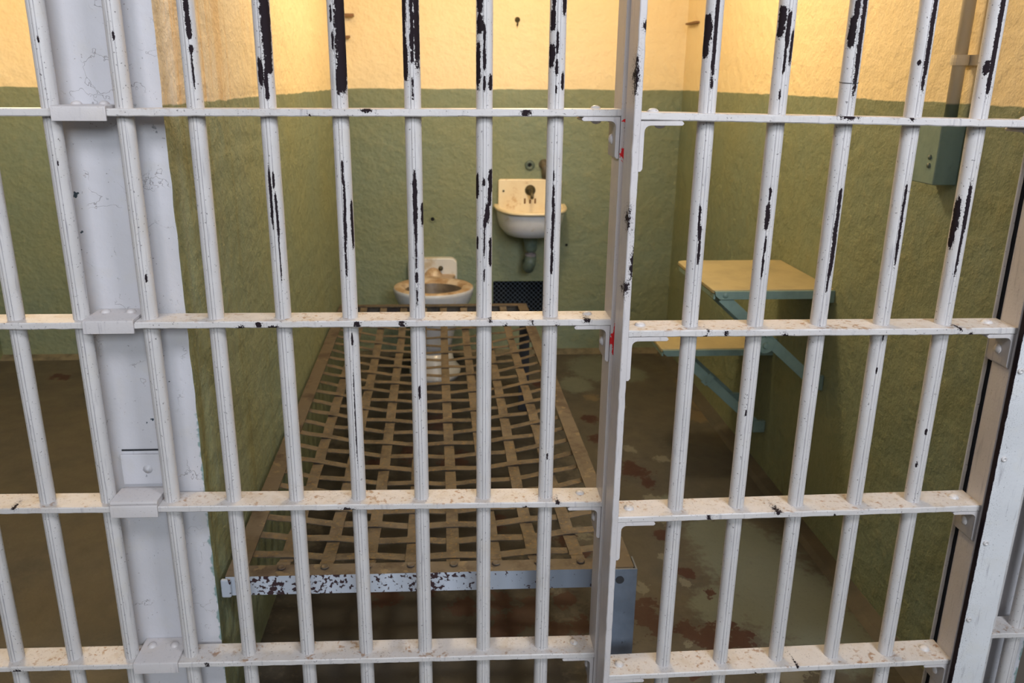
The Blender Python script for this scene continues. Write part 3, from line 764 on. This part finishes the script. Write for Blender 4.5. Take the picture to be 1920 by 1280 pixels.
# ---------------------------------------------------------------- toilet
toilet = thing('toilet', 'low toilet bowl with rust-brown rim and no seat, past the end of the bunk', 'toilet', (0.235, 2.16, 0))
A = At(toilet)
CX, CY = 0.238, 2.165
def ell(bm, prof, cx=CX, seg=48, close_top=False, close_bot=False):
    rings = []
    for rx, ry, z, cy in prof:
        rings.append([bm.verts.new((cx + rx * math.cos(2 * PI * k / seg), cy + ry * math.sin(2 * PI * k / seg), z)) for k in range(seg)])
    for a, b in zip(rings, rings[1:]):
        for k in range(seg): bm.faces.new((a[k], a[(k + 1) % seg], b[(k + 1) % seg], b[k]))
    if close_bot: bm.faces.new(rings[0][::-1])
    if close_top: bm.faces.new(rings[-1])
bm = new()
ell(bm, [(0.075, 0.095, 0.10, CY - 0.00), (0.083, 0.100, 0.17, CY), (0.108, 0.118, 0.25, CY), (0.150, 0.145, 0.325, CY), (0.172, 0.163, 0.372, CY), (0.178, 0.169, 0.396, CY), (0.179, 0.170, 0.406, CY), (0.175, 0.166, 0.412, CY)], close_bot=True)
A.part('bowl', bm, M['porc'], smooth=True)
bm = new()
ell(bm, [(0.175, 0.166, 0.412, CY), (0.170, 0.161, 0.415, CY), (0.156, 0.148, 0.417, CY), (0.134, 0.122, 0.413, CY - 0.006), (0.126, 0.112, 0.400, CY - 0.008)])
A.part('rim', bm, M['stain'], smooth=True, label='rim of the bowl stained brown')
bm = new()
ell(bm, [(0.126, 0.112, 0.400, CY - 0.008), (0.118, 0.106, 0.37, CY - 0.01), (0.09, 0.09, 0.30, CY), (0.05, 0.05, 0.26, CY), (0.001, 0.001, 0.25, CY)])
A.part('bowl_inside', bm, M['basin_in'], smooth=True)
bm = new()
ell(bm, [(0.118, 0.155, 0.0, CY + 0.02), (0.118, 0.155, 0.018, CY + 0.02), (0.104, 0.14, 0.035, CY + 0.02), (0.086, 0.115, 0.07, CY + 0.01), (0.077, 0.10, 0.12, CY)], close_bot=True, close_top=True)
A.part('foot', bm, M['porc'], smooth=True)
bm = new()   # deck and flush horn that join the bowl to the wall
prism(bm, [(CX - 0.085, 2.305), (CX + 0.085, 2.305), (CX + 0.10, 2.41), (CX - 0.10, 2.41)], 'z', 0.30, 0.412)
lathe(bm, [(0.046, 0), (0.040, 0.012), (0.026, 0.028), (0.014, 0.036), (0, 0.039)], (CX - 0.005, 2.40, 0.405), (0, -0.1, 1), 20)
A.part('flush_horn', bm, M['stain'], bevel=0.008, seg=3)
bm = new()
xa, xb, za, zb = 0.114, 0.345, 0.30, 0.487
poly = [(xa, za), (xb, za)] + arc(xb - 0.03, zb - 0.03, 0.03, 0, 90) + arc(xa + 0.03, zb - 0.03, 0.03, 90, 180)
prism(bm, poly, 'y', 2.405, YB)
A.part('wall_plate', bm, M['platestain'], bevel=0.006, seg=3, label='chalky white plate behind the bowl')
bm = new(); lathe(bm, [(0.011, 0), (0.011, 0.012), (0.006, 0.016), (0, 0.017)], (0.268, 2.405, 0.440), (0, -1, 0), 16)
A.part('bolt', bm, M['brass'], smooth=True)

# ---------------------------------------------------------------- wash basin
sink = thing('wash_basin', 'small wall-hung washbasin, cream inside and white below, on the back wall', 'sink', (0.686, YB, 0.6))
A = At(sink)
SX = 0.686
def halfring(bm, prof, n=28, closed=False):
    rings = []
    for a, d, z in prof:
        ring = []
        for k in range(n + 1):
            t = PI * k / n
            cx_ = math.copysign(abs(math.cos(t)) ** 0.72, math.cos(t)); sy_ = math.sin(t) ** 0.85
            ring.append(bm.verts.new((SX + a * cx_, YB - 0.001 - d * sy_, z)))
        rings.append(ring)
    for a, b in zip(rings, rings[1:]):
        for k in range(n): bm.faces.new((a[k], a[k + 1], b[k + 1], b[k]))
    return rings
bm = new()
r = halfring(bm, [(0.020, 0.06, 0.604), (0.090, 0.175, 0.605), (0.124, 0.222, 0.615), (0.143, 0.247, 0.640), (0.152, 0.260, 0.675), (0.156, 0.265, 0.705), (0.157, 0.267, 0.722)])
bm.faces.new(r[0])
A.part('basin', bm, M['porc'], smooth=True, label='white underside of the basin')
bm = new()
r = halfring(bm, [(0.157, 0.267, 0.722), (0.166, 0.280, 0.722), (0.170, 0.286, 0.729), (0.166, 0.281, 0.736), (0.150, 0.262, 0.737), (0.141, 0.250, 0.732), (0.134, 0.238, 0.71), (0.118, 0.21, 0.675), (0.08, 0.15, 0.655), (0.03, 0.07, 0.650)])
bm.faces.new(r[-1])
A.part('rim', bm, M['cream'], smooth=True, label='yellowed rim and bowl of the basin')
bm = new()
bx0, bx1, bz0, bz1 = 0.538, 0.832, 0.655, 0.853
prism(bm, [(bx0, bz0), (bx1, bz0)] + arc(bx1 - 0.014, bz1 - 0.014, 0.014, 0, 90) + arc(bx0 + 0.014, bz1 - 0.014, 0.014, 90, 180), 'y', YB - 0.028, YB)
A.part('backsplash', bm, M['cream'], bevel=0.005, seg=3)
bm = new(); lathe(bm, [(0.0245, 0), (0.0245, 0.004), (0.020, 0.012), (0.012, 0.016), (0.010, 0.03), (0, 0.032)], (0.686, YB - 0.028, 0.803), (0, -1, 0), 24)
f = A.part('tap', bm, M['brass'], smooth=True)
bm = new(); tube(bm, [(0.686, YB - 0.05, 0.803), (0.688, YB - 0.075, 0.800), (0.690, YB - 0.085, 0.785), (0.690, YB - 0.086, 0.770)], [0.009, 0.009, 0.008, 0.007], 12)
A.part('spout', bm, M['brass'], parent=f, smooth=True)
for dx in (-0.024, 0.0, 0.024):
    bm = new(); tube(bm, [(0.686 + dx, YB - 0.0285, 0.765 - 0.006 * (dx == 0)), (0.686 + dx, YB - 0.0285, 0.742)], 0.0042, 8)
    A.part('overflow_slot', bm, M['wood'])
bm = new(); lathe(bm, [(0.005, 0), (0.005, 0.003), (0, 0.004)], (0.562, YB - 0.028, 0.800), (0, -1, 0), 12)
A.part('screw', bm, M['brass'])

trap = thing('drain_trap', 'green painted drain pipe and trap hanging under the washbasin', 'pipe', (0.686, YB - 0.1, 0.45))
A = At(trap)
bm = new(); lathe(bm, [(0.036, 0.604), (0.034, 0.585), (0.030, 0.560), (0.028, 0.538), (0.024, 0.530), (0.0, 0.529)][::-1], (0.686, YB - 0.10, 0.0), (0, 0, 1), 24)
A.part('tailpiece', bm, M['pipegreen'], smooth=True)
bm = new(); lathe(bm, [(0.0, 0.505), (0.026, 0.506), (0.026, 0.520), (0.014, 0.522), (0.014, 0.532)], (0.686, YB - 0.10, 0.0), (0, 0, 1), 8)
A.part('nut', bm, simple('worn_nut', (0.22, 0.20, 0.22), 0.4))
bm = new(); tube(bm, [(0.686, YB - 0.10, 0.508), (0.684, YB - 0.10, 0.47), (0.678, YB - 0.095, 0.452), (0.674, YB - 0.06, 0.448), (0.674, YB, 0.455)], [0.027, 0.028, 0.027, 0.022, 0.020], 16)
A.part('trap_body', bm, M['pipegreen'], smooth=True)

def flange(name, x, z, r, label, m, hole=0.35, dep=0.012):
    bm = new(); lathe(bm, [(r, 0), (r * 0.95, dep * 0.6), (r * 0.72, dep), (r * hole * 1.15, dep * 0.9), (r * hole, dep * 0.25), (0, dep * 0.2)], (x, YB - 0.0005, z), (0, -1, 0), 24)
    bm.verts.ensure_lookup_table()
    for f in bm.faces:
        c = f.calc_center_median()
        if math.hypot(c.x - x, c.z - z) < r * hole * 0.98: f.material_index = 1
    return tag(link(name, bm, [m, M['black']], smooth=True), label, 'pipe')
flange('pipe_flange', 0.684, 0.9145, 0.0235, 'round wall flange with an open dark hole above the washbasin', M['pipegreen'], 0.36)
flange('pipe_hole', 0.2322, 0.6643, 0.016, 'small dark pipe hole in the green wall left of the washbasin', M['wall'], 0.55, 0.004)
flange('pipe_hole', 0.867, 0.540, 0.006, 'tiny dark hole in the green wall right of the drain trap', M['dark'], 0.9, 0.003)
bm = new()
tube(bm, [(0.752, YB - 0.012, 0.925), (0.753, YB - 0.018, 0.895), (0.756, YB - 0.014, 0.853)], [0.018, 0.015, 0.013], 12)
lathe(bm, [(0.024, 0), (0.022, 0.01), (0.012, 0.022), (0, 0.024)], (0.750, YB, 0.918), (0, -1, 0), 18)
tag(link('supply_pipe', bm, simple('rusty_pipe', (0.10, 0.085, 0.06), 0.5, (0.05, 0.05, 0.045), 40.0), smooth=True), 'short rusty supply pipe stub running down behind the washbasin right of the flange', 'pipe')

# ---------------------------------------------------------------- vent grille
VX0, VX1, VZ0, VZ1 = VENT
vent = thing('vent_grille', 'dark wire mesh grille over the vent opening low in the back wall', 'grille', ((VX0 + VX1) / 2, YB, VZ0))
A = At(vent)
bm = new(); s = 0.0160
yy = YB + 0.012
import itertools
def clip_line(c, d):
    pts = []
    for x in (VX0, VX1):
        z = VZ0 + (x - c) * d
        if VZ0 <= z <= VZ1: pts.append((x, z))
    for z in (VZ0, VZ1):
        x = c + (z - VZ0) / d
        if VX0 < x < VX1: pts.append((x, z))
    return pts[:2] if len(pts) >= 2 else None
for d in (1.0, -1.0):
    c = VX0 - 0.4
    while c < VX1 + 0.4:
        q = clip_line(c, d)
        if q and math.dist(q[0], q[1]) > 0.004:
            off = 0.0008 * d
            tube(bm, [(q[0][0], yy + off, q[0][1]), (q[1][0], yy + off, q[1][1])], 0.0012, 5)
        c += s * math.sqrt(2)
A.part('wire_mesh', bm, M['mesh'])
bm = new(); e = 0.004
box(bm, VX0, VX1, yy - 0.002, yy + 0.002, VZ0, VZ0 + e); box(bm, VX0, VX1, yy - 0.002, yy + 0.002, VZ1 - e, VZ1)
box(bm, VX0, VX0 + e, yy - 0.002, yy + 0.002, VZ0 + e, VZ1 - e); box(bm, VX1 - e, VX1, yy - 0.002, yy + 0.002, VZ0 + e, VZ1 - e)
A.part('frame', bm, M['dark'])

# ---------------------------------------------------------------- folding desk and seat on the right wall
def bar_strip(a, b, wid, th, yc):
    """flat strip in the x-z plane from a to b"""
    a = Vector((a[0], yc, a[1])); b = Vector((b[0], yc, b[1]))
    d = (b - a).normalized(); n = Vector((-d.z, 0, d.x)) * wid / 2; t = Vector((0, th / 2, 0))
    bm = new(); q = [a + n, b + n, b - n, a - n]
    A_ = [bm.verts.new(p - t) for p in q]; B_ = [bm.verts.new(p + t) for p in q]
    bm.faces.new(A_); bm.faces.new(B_[::-1])
    for i in range(4): bm.faces.new((A_[i], B_[i], B_[(i + 1) % 4], A_[(i + 1) % 4]))
    return bm
def bracket_shelf(name, label, cat, x0, y0, y1, zt, board, apron, far_y, brace_a, brace_b, tab, pivot=None, band=None, end_drop=0.0):
    t = thing(name, label, cat, (XR, (y0 + y1) / 2, zt))
    A = At(t)
    bm = new(); R_ = 0.025
    poly = [(XR, y0), (XR, y1)] + arc(x0 + R_, y1 - R_, R_, 90, 180) + arc(x0 + R_ * 0.4, y0 + R_ * 0.4, R_ * 0.4, 180, 270)
    prism(bm, poly, 'z', zt - board, zt)
    A.part('board', bm, M['top'], bevel=0.003, seg=2)
    bm = new()
    poly = [(XR, zt - 0.003), (XR, zt - apron - end_drop), (XR - 0.035, zt - apron - end_drop), (XR - 0.04, zt - apron)] + [(x0 + 0.018, zt - apron), (x0 + 0.006, zt - apron * 0.6), (x0 + 0.003, zt - 0.003)]
    prism(bm, poly, 'y', y0 - 0.007, y0 - 0.0005)
    A.part('front_frame', bm, M['teal'], bevel=0.001)
    bm = new(); box(bm, x0 + 0.002, x0 + 0.007, y0, y1 - 0.03, zt - apron, zt - board - 0.0005)
    A.part('side_frame', bm, M['teal'])
    for yc, mm in ((y0 + 0.004, M['teal']), (far_y, M['teal'])):
        b_ = A.part('brace', bar_strip(brace_a, brace_b, 0.031, 0.006, yc), mm, bevel=0.001)
        bm = new(); box(bm, tab[0], XR, yc - 0.012, yc + 0.004, tab[1], tab[2])
        A.part('wall_bracket', bm, mm, bevel=0.003)
        bm = new(); lathe(bm, [(0.009, 0), (0.008, 0.004), (0, 0.006)], (brace_a[0] + 0.004, yc - 0.0075 if yc < y0 + 0.01 else yc - 0.003, brace_a[1] - 0.006 if False else zt - apron * 0.55), (0, -1, 0), 14)
        A.part('bolt', bm, mm, parent=b_, smooth=True)
        if pivot and yc < y0 + 0.01:
            bm = new(); lathe(bm, [(0.024, -0.003), (0.024, 0.008), (0.010, 0.010), (0.008, 0.015), (0, 0.016)], (pivot[0], yc - 0.003, pivot[1]), (0, -1, 0), 24)
            tube(bm, [(pivot[0] - 0.004, yc - 0.009, pivot[1] + 0.028), (pivot[0] + 0.014, yc - 0.009, pivot[1] + 0.034)], 0.008, 8)
            A.part('hinge', bm, mm, parent=b_, smooth=False)
        if band:
            d = (Vector((brace_b[0] - brace_a[0], 0, brace_b[1] - brace_a[1]))).normalized()
            c = Vector((brace_a[0], yc, brace_a[1])).lerp(Vector((brace_b[0], yc, brace_b[1])), band)
            A.part('collar', bar_strip((c.x - d.x * 0.011, c.z - d.z * 0.011), (c.x + d.x * 0.011, c.z + d.z * 0.011), 0.040, 0.011, yc), M['dark'] if False else mm, parent=b_, bevel=0.001)
    return t
bracket_shelf('folding_table', 'larger folding table board fixed high on the right wall, tan top and teal frame', 'table', 1.036, 0.785, 1.165, 0.744, 0.012, 0.026, 1.13,
              (1.065, 0.722), (1.352, 0.468), (1.335, 0.446, 0.492), pivot=(1.196, 0.585), end_drop=0.012)
bracket_shelf('folding_stool', 'smaller and lower folding seat board on the right wall, half under the table board', 'seat', 1.004, 1.150, 1.435, 0.451, 0.012, 0.024, 1.41,
              (1.075, 0.425), (1.352, 0.172), (1.335, 0.150, 0.192), band=0.33)

# ---------------------------------------------------------------- box and conduit by the door
jb = thing('junction_box', 'green painted electric box on the right wall near the door', 'box', (XR - 0.026, 0.36, 1.083))
A = At(jb)
A.part('casing', bxm(XR - 0.052, XR, 0.322, 0.405, 1.086, 1.218), M['teal'], bevel=0.003)
for z in (1.142, 1.125):
    bm = new(); lathe(bm, [(0.0055, 0), (0.005, 0.003), (0, 0.0042)], (XR - 0.052, 0.345, z), (-1, 0, 0), 14)
    A.part('screw', bm, M['pipegreen'], smooth=True)
cd = thing('conduit_pipe', 'vertical conduit pipe rising from the electric box up the yellow wall', 'pipe', (XR - 0.026, 0.34, 1.218))
A = At(cd)
bm = new(); tube(bm, [(XR - 0.026, 0.34, 1.218), (XR - 0.026, 0.34, CEIL)], 0.0125, 18)
A.part('tube', bm, M['conduit'], smooth=True)
bm = new(); lathe(bm, [(0.0125, 0), (0.0165, 0.0), (0.0175, 0.006), (0.0175, 0.014), (0.0165, 0.020), (0.0125, 0.020)], (XR - 0.026, 0.34, 1.325), (0, 0, 1), 20)
box(bm, XR - 0.010, XR, 0.31, 0.37, 1.325, 1.345)
A.part('clip', bm, M['conduit'], smooth=False)

# ---------------------------------------------------------------- pegs and hook on the upper walls
tag(link('wall_peg', bxm(-0.146, -0.092, YB - 0.035, YB - 0.010, 1.548, 1.560), M['wood']), 'upper of two small brown pegs in the left corner of the back wall', 'peg', None)
tag(link('wall_peg', bxm(-0.146, -0.112, YB - 0.032, YB - 0.012, 1.461, 1.471), M['wood']), 'lower of two small brown pegs in the left corner of the back wall', 'peg', None)
tag(link('wall_peg', bxm(XR - 0.022, XR, 2.26, 2.40, 1.524, 1.532), M['wood'], bevel=0.001), 'thin brown ledge strip on the right wall beside the back corner', 'peg', None)
bm = new()
lathe(bm, [(0.012, 0), (0.011, 0.004), (0.005, 0.006), (0.004, 0.018), (0, 0.019)], (0.6185, YB, 1.543), (0, -1, 0), 14)
tube(bm, [(0.6185, YB - 0.016, 1.543), (0.6185, YB - 0.020, 1.528), (0.618, YB - 0.012, 1.518)], 0.0035, 8)
tag(link('wall_hook', bm, M['brass'], smooth=True), 'small metal hook high on the yellow back wall above the washbasin', 'hook')
